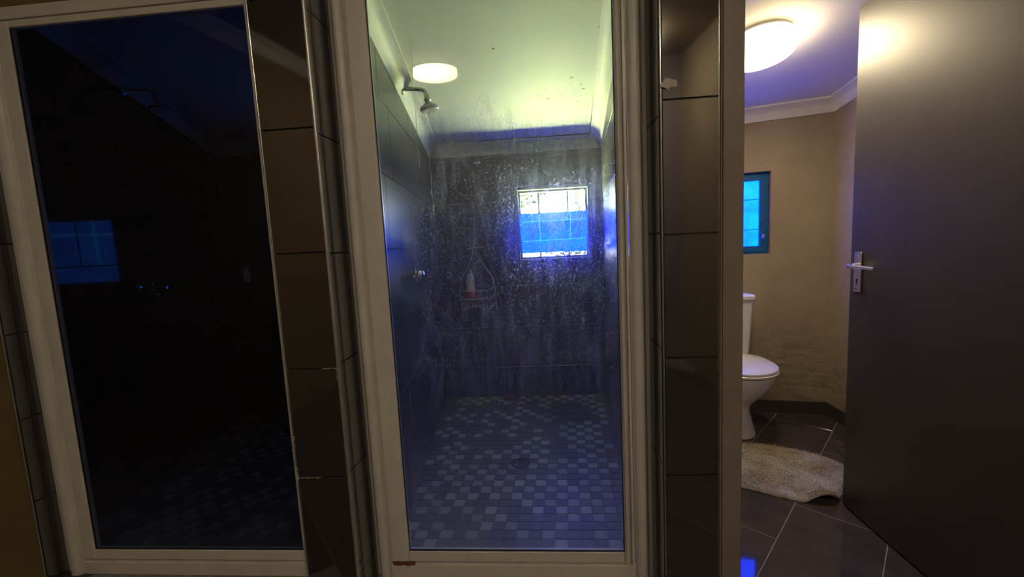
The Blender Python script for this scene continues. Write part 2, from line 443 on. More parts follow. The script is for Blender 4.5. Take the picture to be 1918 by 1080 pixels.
def add_lathe(bm, prof, axis_o=(0, 0, 0), axis=(0, 0, 1), seg=32):
    """prof: list of (radius, height along axis); closed with caps"""
    ax = Vector(axis).normalized(); o = Vector(axis_o)
    a = Vector((0, 0, 1)) if abs(ax.z) < 0.9 else Vector((1, 0, 0))
    u = ax.cross(a).normalized(); v = ax.cross(u)
    rings = []
    for r, h in prof:
        rings.append([bm.verts.new(o + ax * h + (u * math.cos(k * 2 * math.pi / seg) + v * math.sin(k * 2 * math.pi / seg)) * max(r, 1e-4)) for k in range(seg)])
    for p, q in zip(rings, rings[1:]):
        for k in range(seg): bm.faces.new((p[k], p[(k+1) % seg], q[(k+1) % seg], q[k]))
    bm.faces.new(rings[0][::-1]); bm.faces.new(rings[-1])
def lathe(prof, o=(0, 0, 0), axis=(0, 0, 1), seg=32):
    bm = bmesh.new(); add_lathe(bm, prof, o, axis, seg); return bm
def add_loft(bm, rings, close=True):
    vr = [[bm.verts.new(p) for p in r] for r in rings]
    n = len(vr[0])
    for a, b in zip(vr, vr[1:]):
        for k in range(n): bm.faces.new((a[k], a[(k+1) % n], b[(k+1) % n], b[k]))
    if close:
        bm.faces.new(vr[0][::-1]); bm.faces.new(vr[-1])
def extrude_profile(prof, p0, p1, udir):
    """closed 2-D profile [(u, w)] swept from p0 to p1; u along udir, w along (sweep x udir)"""
    bm = bmesh.new()
    p0 = Vector(p0); p1 = Vector(p1); u = Vector(udir); t = (p1 - p0).normalized(); w = t.cross(u)
    add_loft(bm, [[p + u * a + w * b for a, b in prof] for p in (p0, p1)])
    return bm

TILE_CACHE = {}
def tile_mesh(w, h, t, mat, ch=0.0012):
    key = (round(w, 3), round(h, 3), round(t, 4), mat)
    if key in TILE_CACHE: return TILE_CACHE[key]
    bm = bmesh.new()
    lo = [(0, 0, 0), (w, 0, 0), (w, h, 0), (0, h, 0)]
    mid = [(x, y, t - ch) for x, y, _ in lo]
    hi = [(ch, ch, t), (w - ch, ch, t), (w - ch, h - ch, t), (ch, h - ch, t)]
    add_loft(bm, [lo, mid, hi])
    bmesh.ops.recalc_face_normals(bm, faces=bm.faces)
    me = bpy.data.meshes.new('tile'); bm.to_mesh(me); bm.free()
    me.materials.append(MATS[mat])
    TILE_CACHE[key] = me
    return me
def put_tile(name, parent, origin, u, v, n, w, h, t, mat):
    me = tile_mesh(w, h, t, mat)
    o = bpy.data.objects.new(name, me); C.objects.link(o)
    u, v, n = Vector(u), Vector(v), Vector(n)
    o.matrix_world = Matrix(((u.x, v.x, n.x, origin[0]), (u.y, v.y, n.y, origin[1]), (u.z, v.z, n.z, origin[2]), (0, 0, 0, 1)))
    o.parent = parent
    return o
def tile_wall(parent, A, B, zj, uj, mat, gap=0.003, t=0.008, stagger=0.0, holes=(), name='wall_tile'):
    """tiles on a vertical face running from plan point A to B (face normal on the right of A->B)"""
    A = Vector((A[0], A[1], 0)); B = Vector((B[0], B[1], 0))
    L = (B - A).length; u = (B - A) / L; v = Vector((0, 0, 1)); n = u.cross(v)
    for r, (z0, z1) in enumerate(zip(zj, zj[1:])):
        cuts = sorted({0.0, L, *[x for x in [c + (stagger if r % 2 else 0) for c in uj] if 0.02 < x < L - 0.02]})
        for u0, u1 in zip(cuts, cuts[1:]):
            rects = [(u0, u1, z0, z1)]
            for (h0, h1, g0, g1) in holes:
                nr = []
                for (a, b, c, d) in rects:
                    if b <= h0 or a >= h1 or d <= g0 or c >= g1: nr.append((a, b, c, d)); continue
                    if a < h0: nr.append((a, h0, c, d))
                    if b > h1: nr.append((h1, b, c, d))
                    aa, bb = max(a, h0), min(b, h1)
                    if c < g0: nr.append((aa, bb, c, g0))
                    if d > g1: nr.append((aa, bb, g1, d))
                rects = nr
            for (a, b, c, d) in rects:
                if b - a < 0.012 or d - c < 0.012: continue
                p = A + u * (a + gap / 2) + v * (c + gap / 2)
                put_tile(name, parent, p, u, v, n, b - a - gap, d - c - gap, t, mat)

def cornice(name, path, zc, mat='cornice_white', size=0.08, closed=False):
    """coved cornice along a plan polyline; room on the right of the direction of travel"""
    prof = [(0.0, size), (0.010, size), (0.014, size * 0.82), (0.024, size * 0.55), (0.040, size * 0.34),
            (0.058, size * 0.21), (size * 0.92, size * 0.16), (size, size * 0.15), (size, -0.004), (0.0, -0.004)]
    pts = [Vector((x, y)) for x, y in path]
    rings = []
    n = len(pts)
    for i, p in enumerate(pts):
        ds = []
        if i > 0: ds.append((pts[i] - pts[i-1]).normalized())
        if i < n - 1: ds.append((pts[i+1] - pts[i]).normalized())
        ns = [Vector((d.y, -d.x)) for d in ds]
        m = sum(ns, Vector((0, 0)))
        m = m.normalized(); m = m / m.dot(ns[0])
        ring = []
        for o_, d_ in prof:
            q = p + m * o_
            ring.append((q.x, q.y, zc(q.x, q.y) - d_))
        rings.append(ring)
    bm = bmesh.new(); add_loft(bm, rings)
    o = obj(name, bm, mat, auto=40)
    o['kind'] = 'structure'
    return o

# ------------------------------------------------------------------ room geometry constants (metres, floor z = 0)
YP, YF = 1.23, 1.375                      # pillar faces, shower frame faces
zc_room = lambda x, y: 1.93 + (3.08 - y) * 0.12      # lean-to ceiling
zc_front = lambda x, y: 2.23 + (3.08 - y) * 0.12
zc_left = lambda x, y: 1.985 + (2.86 - y) * 0.27
zc_wc = lambda x, y: 1.93 + (2.72 - y) * 0.15
TOP = 3.0
def struct(name, bm, mat, label, cat, auto=None):
    o = obj(name, bm, mat, auto=auto)
    return tag(o, label, cat, kind='structure')

# ---- floors
fl = struct('floor', box((-2.0, -1.7, -0.10), (2.4, 3.05, -0.0010)), 'grout_pale', 'dark grey floor laid with diagonal rectangular tiles in the toilet', 'floor')
ud, vd = Vector((0.6602, 0.7511, 0)), Vector((0.7511, -0.6602, 0))
ang_n = Vector((0, 0, 1))
for ci in range(-9, 9):
    v0 = -0.395 + ci * 0.3055
    off = 1.743 if ci % 2 else 2.031
    for ri in range(-8, 6):
        u0 = off + ri * 0.6035
        cx, cy = (ud * (u0 + 0.3) + vd * (v0 + 0.15)).to_tuple()[:2]
        if not (0.35 < cx < 1.95 and 0.75 < cy < 3.05): 
            if not (-2.1 < cx < 1.6 and -1.5 < cy <= 1.3): continue
        p = vd * (v0 + 0.0015) + ud * (u0 + 0.0015)
        # u x v must give +z : use (vd, ud)
        put_tile('floor_tile', fl, (p.x, p.y, -0.006), vd, ud, ang_n, 0.3055 - 0.003, 0.6035 - 0.003, 0.006, 'floor_tile' if cy > 0.6 else 'floor_tile_matte')
# ---- partition between the two showers, its narrow front face is the left pillar
def LWx(y): return -0.815 + 0.115 * (3.16 - y)          # main shower left wall
def RWx(y): return 0.457 - 0.077 * (3.15 - y)           # main shower right wall
part_l = struct('wall_middle', prism([(-0.815, YP + 0.007), (-0.655, YP + 0.007), (-0.655, 1.46), (LWx(1.46), 1.46), (LWx(3.25), 3.25), (-0.835, 3.25), (-0.835, 1.46), (-0.815, 1.46)], -0.1, TOP),
                'grout_dark', 'brown tiled pillar and partition between dark shower and spotted glass shower', 'wall')
zp = [0.0, 0.103, 0.463, 0.823, 1.185, 1.550, 1.913, 2.28]
tile_wall(part_l, (-0.819, YP + 0.007), (-0.652, YP + 0.007), zp, [], 'pillar_tile')
zr = [0.0, 0.115, 0.475, 0.835, 1.18, 1.535, 1.885, 2.25]
tile_wall(part_l, (-0.655, YP + 0.008), (-0.655, 1.40), zr, [], 'pillar_tile')
zs = [0.0, 0.235, 0.55, 0.865, 1.185, 1.497, 1.81, 2.13]
tile_wall(part_l, (LWx(1.46), 1.46), (LWx(3.16), 3.16), zs, [0.30, 0.905, 1.51], 'shower_tile', stagger=0.15)
tile_wall(part_l, (-0.835, 3.0), (-0.835, 1.46), zs, [0.5, 1.1], 'polished_tile')
# ---- partition between the main shower and the toilet
part_r = struct('wall_inner', prism([(0.347, YP + 0.007), (0.500, YP + 0.007), (0.500, 1.22), (0.556, 1.22), (0.60, 1.36), (0.60, 3.25), (RWx(3.25), 3.25), (RWx(1.46), 1.46), (0.347, 1.46)], -0.1, TOP),
                'wall_khaki', 'grey tiled pillar and partition between spotted glass shower and toilet doorway', 'wall')
zq = [0.0, 0.10, 0.462, 0.825, 1.184, 1.553, 1.915, 2.28]
tile_wall(part_r, (0.345, YP + 0.007), (0.499, YP + 0.007), zq, [], 'pillar_tile')
tile_wall(part_r, (0.347, 1.40), (0.347, YP + 0.008), [0.0, 0.12, 0.49, 0.85, 1.19, 1.515, 1.88, 2.25], [], 'pillar_tile')
tile_wall(part_r, (RWx(3.16), 3.16), (RWx(1.46), 1.46), zs, [0.45, 1.05], 'shower_tile', stagger=0.3)
# ---- shower back wall with the window hole
WX0, WX1, WZ0, WZ1 = -0.165, 0.350, 1.058, 1.572
def wall_with_hole(name, x0, x1, y0, y1, hx0, hx1, hz0, hz1, mat, label):
    bm = bmesh.new()
    add_box(bm, (x0, y0, -0.1), (hx0, y1, TOP)); add_box(bm, (hx1, y0, -0.1), (x1, y1, TOP))
    add_box(bm, (hx0, y0, -0.1), (hx1, y1, hz0)); add_box(bm, (hx0, y0, hz1), (hx1, y1, TOP))
    return struct(name, bm, mat, label, 'wall')
bk = wall_with_hole('wall_back', -0.84, 0.62, 3.168, 3.32, WX0, WX1, WZ0, WZ1, 'grout_mid', 'dark tiled back wall of the spotted glass shower around the blue window')
tile_wall(bk, (-0.83, 3.168), (0.47, 3.168), zs, [0.33, 0.93], 'shower_tile', stagger=0.3,
          holes=[(WX0 - 0.02 + 0.83, WX1 + 0.02 + 0.83, WZ0 - 0.0, WZ1 + 0.022)])
# ---- main shower floor: mosaic
fs = struct('floor_shower', prism([(LWx(1.44), 1.44), (RWx(1.44), 1.44), (RWx(3.17), 3.17), (LWx(3.17), 3.17)], -0.09, -0.004 + 0.006), 'mosaic_grout',
            'blue grey mosaic floor of the shower behind the spotted glass', 'floor')
PT = 0.0525
def mosaic(parent, inside, ys, xs, shear, rot, order, dr=None):
    cells = []
    for j in range(*ys):
        for i in range(*xs):
            y = 2.4 + j * PT
            x = i * PT + shear * (y - 2.4)
            if not inside(x, y): continue
            if dr and math.hypot(x - dr[0], y - dr[1]) < 0.045: continue
            rnd = random.Random(i * 7919 + j * 104729)
            light = (i + j) % 2 == 0 and rnd.random() < (0.85 if 0.12 < x < 0.27 else 0.52)
            cells.append((order(x, y), x, y, light))
    cells.sort()
    me_d = tile_mesh(PT - 0.004, PT - 0.004, 0.006, 'mosaic_dark', 0.001)
    me_l = tile_mesh(PT - 0.004, PT - 0.004, 0.0061, 'mosaic_light', 0.001)
    c, s = math.cos(rot), math.sin(rot)
    for k, (_, x, y, li) in enumerate(cells[:300]):
        o = bpy.data.objects.new('mosaic_tile', me_l if li else me_d); C.objects.link(o)
        o.location = (x, y, 0.001); o.rotation_euler = (0, 0, rot); o.parent = parent
    for li, nm, mt in ((True, 'pale_mosaic_field', 'mosaic_light'), (False, 'dark_mosaic_field', 'mosaic_dark')):
        bm = bmesh.new()
        w = PT - 0.004
        for (_, x, y, l2) in cells[300:]:
            if l2 != li: continue
            q = [(x + a * c - b * s, y + a * s + b * c) for a, b in ((0, 0), (w, 0), (w, w), (0, w))]
            add_prism(bm, q, 0.001, 0.007)
        if len(bm.verts):
            o = obj(nm, bm, mt, parent); o['kind'] = 'stuff'
        else: bm.free()
DR = (-0.165, 2.138)
mosaic(fs, lambda x, y: LWx(y) - 0.01 < x < RWx(y) - 0.045 and 1.46 < y < 3.11, (-20, 20), (-20, 12), 0.058, -0.055,
       lambda x, y: 0 if (1.5 < y < 3.2) and False else math.hypot(x, y), DR)

# ---- dark left shower
def LLx(y): return -2.266 - 0.115 * (y - 2.856)
wl2 = struct('wall_left_shower', prism([(LLx(1.46) - 0.008, 1.46), (LLx(3.0) - 0.008, 3.0), (LLx(3.0) - 0.2, 3.0), (LLx(1.46) - 0.2, 1.46)], -0.1, TOP), 'grout_dark',
             'polished black tiled side wall of the dark shower', 'wall')
zl = [0.0, 0.20, 0.51, 0.825, 1.175, 1.52, 1.84, 2.15, 2.5]
tile_wall(wl2, (LLx(1.46) - 0.008, 1.46), (LLx(2.88) - 0.008, 2.88), zl, [0.35, 0.95], 'polished_tile', stagger=0.3)
LX0, LX1, LZ0, LZ1 = -1.56, -1.06, 1.045, 1.50
wlb = wall_with_hole('wall_left_shower_back', -2.5, -0.82, 2.888, 3.05, LX0, LX1, LZ0, LZ1, 'grout_dark', 'black tiled back wall of the dark shower')
tile_wall(wlb, (-2.27, 2.888), (-0.83, 2.888), zl, [0.3, 0.9], 'polished_tile', stagger=0.3,
          holes=[(LX0 + 2.27, LX1 + 2.27, LZ0, LZ1)])
fl2 = struct('floor_left_shower', prism([(LLx(1.44), 1.44), (-0.83, 1.44), (-0.83, 2.89), (LLx(2.89), 2.89)], -0.09, 0.002), 'mosaic_grout',
             'mosaic floor of the dark shower', 'floor')
mosaic(fl2, lambda x, y: LLx(y) - 0.0 < x < -0.89 and 1.46 < y < 2.83, (-20, 12), (-48, -14), 0.0, 0.0,
       lambda x, y: abs(x + 1.5) + abs(y - 2.3) * 1.2)

# ---- front room walls
wl = struct('wall_left', prism([(-1.900, -1.7), (-1.900, 1.30), (-1.897, 1.30), (-1.897, 1.47), (-2.12, 1.47), (-2.12, -1.7)], -0.1, TOP), 'wall_olive',
            'dark olive painted wall at the left edge beside the dark shower', 'wall')
tile_wall(wl, (-1.897, 1.31), (-1.897, 1.47), [0.0, 0.33, 0.64, 0.95, 1.27, 1.58, 1.9, 2.2], [], 'pillar_tile')
struct('wall_front', prism([(-2.15, 1.385), (0.62, 1.385), (0.62, 1.47), (-2.15, 1.47)], 2.062, TOP), 'wall_olive',
       'olive painted wall strip above the shower frames', 'wall')
struct('wall_rear', box((-2.1, -1.72, -0.1), (2.45, -1.6, TOP)), 'wall_grey', 'grey wall behind the viewer', 'wall')
struct('wall_right', prism([(1.31, -1.7), (1.31, 0.98), (1.30, 1.10), (1.42, 1.22), (2.45, 1.22), (2.45, -1.7)], -0.1, TOP), 'wall_khaki',
       'khaki wall on the right behind the open brown door', 'wall')
# ---- toilet walls
def BWy(x): return 2.802 + (x - 1.268) * (2.709 - 2.802) / (1.771 - 1.268)
TX0, TX1, TZ0, TZ1 = 0.95, 1.437, 1.038, 1.552            # window recess in the toilet wall
bm = bmesh.new()
def wc_strip(x0, x1, z0, z1, th=0.16): add_prism(bm, [(x0, BWy(x0)), (x1, BWy(x1)), (x1 + 0.03, BWy(x1) + th), (x0 + 0.03, BWy(x0) + th)], z0, z1)
wc_strip(0.55, TX0, -0.1, TOP); wc_strip(TX1, 2.0, -0.1, TOP); wc_strip(TX0, TX1, -0.1, TZ0); wc_strip(TX0, TX1, TZ1, TOP)
struct('wall_toilet_back', bm, 'wall_khaki', 'khaki painted wall behind the toilet with a blue window', 'wall')
struct('wall_toilet_right', box((1.765, 1.15, -0.1), (1.92, 2.85, TOP)), 'wall_khaki', 'khaki painted side wall of the toilet room', 'wall')
# ---- ceilings
def ceil(name, pts, zc, mat, label):
    return struct(name, prism(pts, zc, lambda x, y: zc(x, y) + 0.06), mat, label, 'ceiling')
ceil('ceiling', [(-2.1, -1.7), (2.4, -1.7), (2.4, 1.22), (0.6, 1.40), (-2.1, 1.40)], zc_front, 'ceiling_dim', 'sloping dull brown ceiling of the front room')
ceil('ceiling_shower', [(-0.80, 1.40), (0.50, 1.40), (0.50, 3.25), (-0.88, 3.25)], zc_room, 'ceiling_shower', 'sloping stained white ceiling of the spotted glass shower')
ceil('ceiling_left_shower', [(-2.3, 1.42), (-0.80, 1.42), (-0.80, 3.0), (-2.4, 3.0)], zc_left, 'ceiling_paint', 'sloping ceiling of the dark shower')
ceil('ceiling_toilet', [(0.55, 1.20), (1.40, 1.10), (1.9, 1.10), (1.9, 2.86), (0.55, 3.1)], zc_wc, 'ceiling_paint', 'sloping white ceiling of the toilet room lit blue near the window')
# ---- cornices
def corn(name, path, zc, label, size=0.08, mat='cornice_white'):
    return tag(cornice(name, path, zc, mat, size), label, 'cornice', kind='structure')
corn('trim_1', [(LWx(1.46) + 0.002, 1.46), (LWx(3.168), 3.168), (RWx(3.168), 3.168), (RWx(1.46) - 0.002, 1.46)], zc_room, 'white coved cornice around the spotted glass shower ceiling')
corn('trim_2', [(LLx(1.46), 1.46), (LLx(2.888), 2.888), (-0.83, 2.888), (-0.83, 1.46)], zc_left, 'white coved cornice of the dark shower')
corn('trim_3', [(0.60, 1.40), (0.60, BWy(0.60)), (1.765, BWy(1.765)), (1.765, 1.2)], zc_wc, 'white coved cornice of the toilet room', 0.07)
corn('trim_4', [(-1.90, -1.6), (-1.90, 1.385), (0.0, 1.385)], zc_front, 'white coved cornice of the front room', 0.085)
# cracks where the shower cornice has pulled away from the ceiling
t1 = bpy.data.objects['trim_1']
_y = 3.168 - 0.082
_p = [(-0.60 + k * 0.104, _y + 0.001 * math.sin(k * 2.3), zc_room(0, _y) - 0.003 + 0.001 * math.cos(k * 1.7)) for k in range(11)]
obj('crack', tube(_p, 0.002, 6, [0.0006 + 0.0004 * k for k in range(11)]), 'dark_slot', t1)
_q = [(RWx(3.09 - k * 0.10) - 0.081, 3.09 - k * 0.10, zc_room(0, 3.09 - k * 0.10) - 0.004) for k in range(7)]
obj('crack', tube(_q, 0.002, 6, [0.005, 0.0055, 0.0045, 0.004, 0.0025, 0.0015, 0.0006]), 'dark_slot', t1)
# ---- skirting in the toilet
def skirt(name, a, b, label):
    d = (Vector(b) - Vector(a)).normalized(); n = Vector((d.y, -d.x)) * 0.012
    o = struct(name, prism([a, b, (b[0] + n.x, b[1] + n.y), (a[0] + n.x, a[1] + n.y)], 0.0, 0.082), 'skirting_tile', label, 'skirting')
    return o
skirt('baseboard_back', (0.60, BWy(0.60)), (1.765, BWy(1.765)), 'dark grey tile skirting behind the toilet')
skirt('baseboard_right', (1.765, BWy(1.765)), (1.765, 1.2), 'dark grey tile skirting along the toilet side wall')
# ---- bright edge trims on the pillar corners
def edge_trim(name, x, y, label, r=0.003, mat='metal_trim'):
    o = struct(name, lathe([(r, 0.0), (r, 2.3)], (x, y, 0.0), (0, 0, 1), 12), mat, label, 'trim', auto=40)
    return o
edge_trim('trim_5', -0.8205, YP + 0.004, 'thin metal edge strip on the left corner of the brown pillar')
edge_trim('trim_6', -0.650, YP + 0.004, 'pale metal edge strip on the right corner of the brown pillar', 0.006, 'satin_trim')
edge_trim('trim_7', 0.344, YP + 0.004, 'thin metal edge strip beside the paper scrap on the grey pillar')
edge_trim('trim_8', -1.891, 1.305, 'thin edge strip between olive wall and dark tile return')
edge_trim('trim_9', 0.4995, YP + 0.003, 'thin edge strip between grey pillar and doorway frame')
# chipped grout on the brown pillar
def chip(name, x, z, w, h, parent):
    bm = bmesh.new(); r = random.Random(int(abs(x * 1000) + z * 1000))
    n = max(3, int(max(w, h) / 0.006))
    for k in range(n):
        t = k / (n - 1)
        cx = x + (w * t if w > h else r.uniform(-.001, .001)); cz = z + (h * t if h >= w else r.uniform(-.001, .001))
        s = r.uniform(0.0007, 0.0018)
        add_box(bm, (cx - s * 1.4, YP - 0.0018, cz - s), (cx + s * 1.4, YP + 0.003, cz + s), 0.0008)
    obj(name, bm, 'grout_chip', parent)
chip('grout_chip', -0.818, 0.450, 0.0, 0.045, part_l)
chip('grout_chip', -0.818, 0.463, 0.075, 0.0, part_l)
chip('grout_chip', -0.700, 0.823, 0.045, 0.0, part_l)
chip('grout_chip', -0.818, 0.57, 0.0, 0.03, part_l)
chip('grout_chip', -0.656, 0.79, 0.0, 0.03, part_l)

# ------------------------------------------------------------------ shower doors
def shower_door(name, label, x0, x1, jl, sl, sr, jr, glass, ztop=2.052, latch=True, rusty=True):
    """x0..x1 outer frame; jl/jr jamb widths, sl/sr stile widths"""
    root = empty(name, ((x0 + x1) / 2, YF, 0)); tag(root, label, 'shower door', kind='structure')
    cx = (x0 + x1) / 2
    def P(bm, nm, mt, parent=root, **k):
        o = obj(nm, bm, mt, parent, **k)
        return o
    X = lambda v: v - cx
    # jamb profile: outer flange, bull-nosed face
    def jamb(xa, w, flip):
        pr = [(0, 0.055), (0, 0.004), (w * 0.22, 0.002), (w * 0.27, -0.004)]
        for k in range(9):
            a = math.pi * k / 8
            pr.append((w * 0.30 + (w * 0.62) * (1 - math.cos(a)) / 2, -0.005 - 0.015 * math.sin(a)))
        pr += [(w * 0.96, 0.0), (w, 0.002), (w, 0.055)]
        bm = bmesh.new()
        ring = lambda z: [(X(xa) + (w - a if flip else a), b, z) for a, b in pr]
        add_loft(bm, [ring(0.0), ring(ztop)])
        return P(bm, 'jamb', 'frame_white', auto=28)
    jamb(x0, jl, False); jamb(x1 - jr, jr, True)
    xa, xb = x0 + jl, x1 - jr
    P(box((X(xa), -0.012, 0.0), (X(xb), 0.055, 0.052), 0.003), 'sill', 'frame_white')
    P(box((X(xa), -0.006, 2.012 + 0.0), (X(xb), 0.055, ztop), 0.003), 'head_rail', 'frame_white')
    zb, zt = 0.058, 2.008
    P(box((X(xa) + 0.003, -0.008, zb), (X(xa + sl), 0.020, zt), 0.004), 'stile', 'frame_white')
    # pull stile: flat strip, groove, rounded lip
    xs = xb - sr
    bm = bmesh.new()
    pr = [(0, 0.020), (0, -0.006)]
    for k in range(7):
        a = math.pi * k / 6
        pr.append((sr * 0.26 * (1 - math.cos(a)) / 1.0 * 0.9 + sr * 0.03, -0.008 - 0.014 * math.sin(a)))
    pr += [(sr * 0.56, 0.006), (sr * 0.66, 0.006), (sr * 0.70, -0.007), (sr - 0.004, -0.007), (sr - 0.004, 0.020)]
    ring = lambda z: [(X(xs) + a, b, z) for a, b in pr]
    add_loft(bm, [ring(zb), ring(zt)])
    P(bm, 'pull_stile', 'frame_white', auto=28)
    P(box((X(xa + sl), -0.006, zb), (X(xs), 0.018, 0.098), 0.003), 'bottom_rail', 'frame_white')
    P(box((X(xa + sl), -0.006, 1.985), (X(xs), 0.018, zt), 0.003), 'top_rail', 'frame_white')
    g = P(box((X(xa + sl) - 0.004, 0.003, 0.094), (X(xs) + 0.004, 0.008, 1.99)), 'glass_pane', glass)
    if glass == 'glass_spotted': g['label'] = 'glass pane clouded with lime specks and soap film'
    # rubber bead round the glass
    t = 0.0035
    ga, gb = X(xa + sl), X(xs)
    for nm, a, b in (('seal', (ga, -0.003, 0.098), (gb, 0.003, 0.098 + t)), ('seal', (ga, -0.003, 0.098), (ga + t * 0.7, 0.003, 1.985)), ('seal', (gb - t * 0.7, -0.003, 0.098), (gb, 0.003, 1.985))):
        P(box(a, b), nm, 'frame_seal')
    if rusty:
        bm = bmesh.new(); r = random.Random(5)
        for k in range(10):
            u = r.uniform(0, 0.075)
            add_box(bm, (X(xa) + 0.005 + u, -0.012 - r.uniform(0, 0.004), 0.050 + r.uniform(-0.002, 0.001)), (X(xa) + 0.018 + u, 0.0, 0.056 + r.uniform(0, 0.006)), 0.001)
        h = P(bm, 'hinge', 'rust'); h['label'] = 'rusted pivot hinge'
    return root
shower_door('door_1', 'beige framed door of the dark unlit shower', -1.888, -0.826, 0.080, 0.053, 0.046, 0.046, 'glass_dim', rusty=False)
d2 = shower_door('door_2', 'beige framed shower door with lime spotted glass', -0.650, 0.340, 0.058, 0.069, 0.037, 0.061, 'glass_spotted')

# dried drip runs on the pane
r_ = random.Random(21)
for dx, z0, z1 in ((-0.388, 1.44, 1.83), (-0.352, 1.30, 1.52), (-0.345, 1.60, 1.70)):
    n_ = 9
    pts_ = [(dx + 0.155 + 0.0015 * math.sin(k * 1.9), 0.0022, z1 + (z0 - z1) * k / (n_ - 1)) for k in range(n_)]
    obj('drip_run', tube(pts_, 0.001, 6, [r_.uniform(0.0004, 0.0009) for _ in range(n_ - 1)] + [0.0016]), 'wire_white', d2)
# ------------------------------------------------------------------ toilet doorway frame and open door
bm = bmesh.new()
add_prism(bm, [(0.503, YP - 0.018), (0.556, YP - 0.018), (0.560, YP - 0.012), (0.560, 1.35), (0.545, 1.35), (0.545, YP + 0.0), (0.503, YP + 0.0)], 0.0, 2.12)
jm = struct('door_4', bm, 'jamb_brown', 'brown painted steel frame of the toilet doorway', 'door frame')
bm = bmesh.new(); add_box(bm, (1.262, 0.98, 0.0), (1.318, 1.10, 2.12), 0.003)
obj('hinge_post', bm, 'jamb_brown', jm)
bm = bmesh.new(); add_prism(bm, [(0.503, YP - 0.018), (1.318, 1.00), (1.318, 1.10), (0.560, 1.35), (0.503, YP + 0.02)], 2.045, 2.12)
obj('header', bm, 'jamb_brown', jm)
struct('wall_lintel', prism([(0.48, YP - 0.01), (1.40, 1.00), (1.42, 1.22), (0.58, 1.38)], 2.12, TOP), 'wall_khaki', 'wall above the toilet doorway', 'wall')

dr = empty('door_3', (1.255, 1.055, 0)); tag(dr, 'open dark brown door with chrome lever handle on the right', 'door', kind='structure')
DL = 0.724
obj('leaf', box((-0.021, 0.0, 0.008), (0.021, DL, 2.005), 0.002), 'door_brown', dr)
for hz in (0.25, 1.0, 1.75):
    obj('hinge', tube([(0.0, -0.006, hz - 0.05), (0.0, -0.006, hz + 0.05)], 0.008, 10), 'worn_chrome', dr, auto=40)
# handle set, on the face towards the shower side (-x)
hr = -0.021
pl = obj('handle_plate', box((hr - 0.007, 0.660, 0.925), (hr, 0.696, 1.082), 0.003), 'chrome', dr)
bm = bmesh.new()
for z0 in (1.066, 0.938): add_lathe(bm, [(0.0045, 0), (0.0045, 0.002), (0.002, 0.003)], (hr - 0.007, 0.678, z0), (-1, 0, 0), 12)
obj('screw', bm, 'worn_chrome', pl)
bm = bmesh.new()
add_lathe(bm, [(0.0055, 0), (0.0055, 0.0006)], (hr - 0.007, 0.678, 0.972), (-1, 0, 0), 14)
add_box(bm, (hr - 0.0076, 0.6755, 0.955), (hr - 0.007, 0.6805, 0.972))
obj('keyhole', bm, 'dark_slot', pl)
bm = bmesh.new()
add_lathe(bm, [(0.012, 0), (0.012, 0.012), (0.009, 0.014)], (hr - 0.007, 0.680, 1.027), (-1, 0, 0), 18)
obj('rose', bm, 'chrome', pl, auto=40)
bm = bmesh.new()
add_tube(bm, [(hr - 0.016, 0.680, 1.027), (hr - 0.034, 0.681, 1.028), (hr - 0.041, 0.676, 1.028), (hr - 0.041, 0.65, 1.027), (hr - 0.039, 0.60, 1.026), (hr - 0.035, 0.555, 1.025)], 0.008, 12, True,
         [0.0085, 0.0085, 0.009, 0.0085, 0.0075, 0.0065])
obj('lever', bm, 'chrome', pl, auto=40)

# ------------------------------------------------------------------ windows
def film_panel(name, parent, x0, x1, z0, z1, y, mat, creases, cmat, taper=0.0):
    bm = bmesh.new()
    lo = [(x0 + taper, y, z0), (x1 - taper, y, z0), (x1, y, z1), (x0, y, z1)]
    hi = [(a, b + 0.003, c) for a, b, c in lo]
    add_loft(bm, [lo, hi])
    f = obj(name, bm, mat, parent)
    for (a, b) in creases:
        cr = tube([a, b], 0.0028, 6)
        obj('crease', cr, cmat, f)
    return f
def frame_rect(name, parent, x0, x1, z0, z1, y0, y1, w, mat):
    bm = bmesh.new()
    add_box(bm, (x0, y0, z0), (x0 + w, y1, z1)); add_box(bm, (x1 - w, y0, z0), (x1, y1, z1))
    add_box(bm, (x0 + w, y0, z0), (x1 - w, y1, z0 + w)); add_box(bm, (x0 + w, y0, z1 - w), (x1 - w, y1, z1))
    return obj(name, bm, mat, parent)
w1 = empty('window_1', (0.09, 3.24, 1.06)); tag(w1, 'small shower window with blue film and a clear strip above', 'window', kind='structure')
W = lambda x, y, z: (x - 0.09, y - 3.24, z - 1.06)
def wfix(o):   # children built in world coordinates, moved into the window's frame
    o.location = o.location - Vector((0.09, 3.24, 1.06)) if o.parent is w1 else o.location
    return o
wfix(frame_rect('frame', w1, WX0, WX1, WZ0, WZ1, 3.215, 3.25, 0.016, 'window_grey'))
bm = box((WX0 + 0.016, 3.215, 1.392), (WX1 - 0.016, 3.245, 1.404)); wfix(obj('transom', bm, 'blue_paint', w1))
bm = box((WX0 + 0.016, 3.222, 1.404), (WX1 - 0.016, 3.226, WZ1 - 0.016)); wfix(obj('clear_pane', bm, 'glass_clear', w1))
bm = box((WX0 + 0.016, 3.222, WZ0 + 0.016), (WX1 - 0.016, 3.226, 1.108)); wfix(obj('clear_pane', bm, 'glass_clear', w1))
for bx in (-0.012, 0.205):
    wfix(obj('burglar_bar', tube([(bx, 3.236, WZ0), (bx, 3.236, WZ1)], 0.0085, 8), 'bar_dark', w1))
wfix(obj('burglar_bar', tube([(WX0, 3.238, 1.245), (WX1, 3.238, 1.245)], 0.0045, 8), 'bar_dark', w1))
yf = 3.212
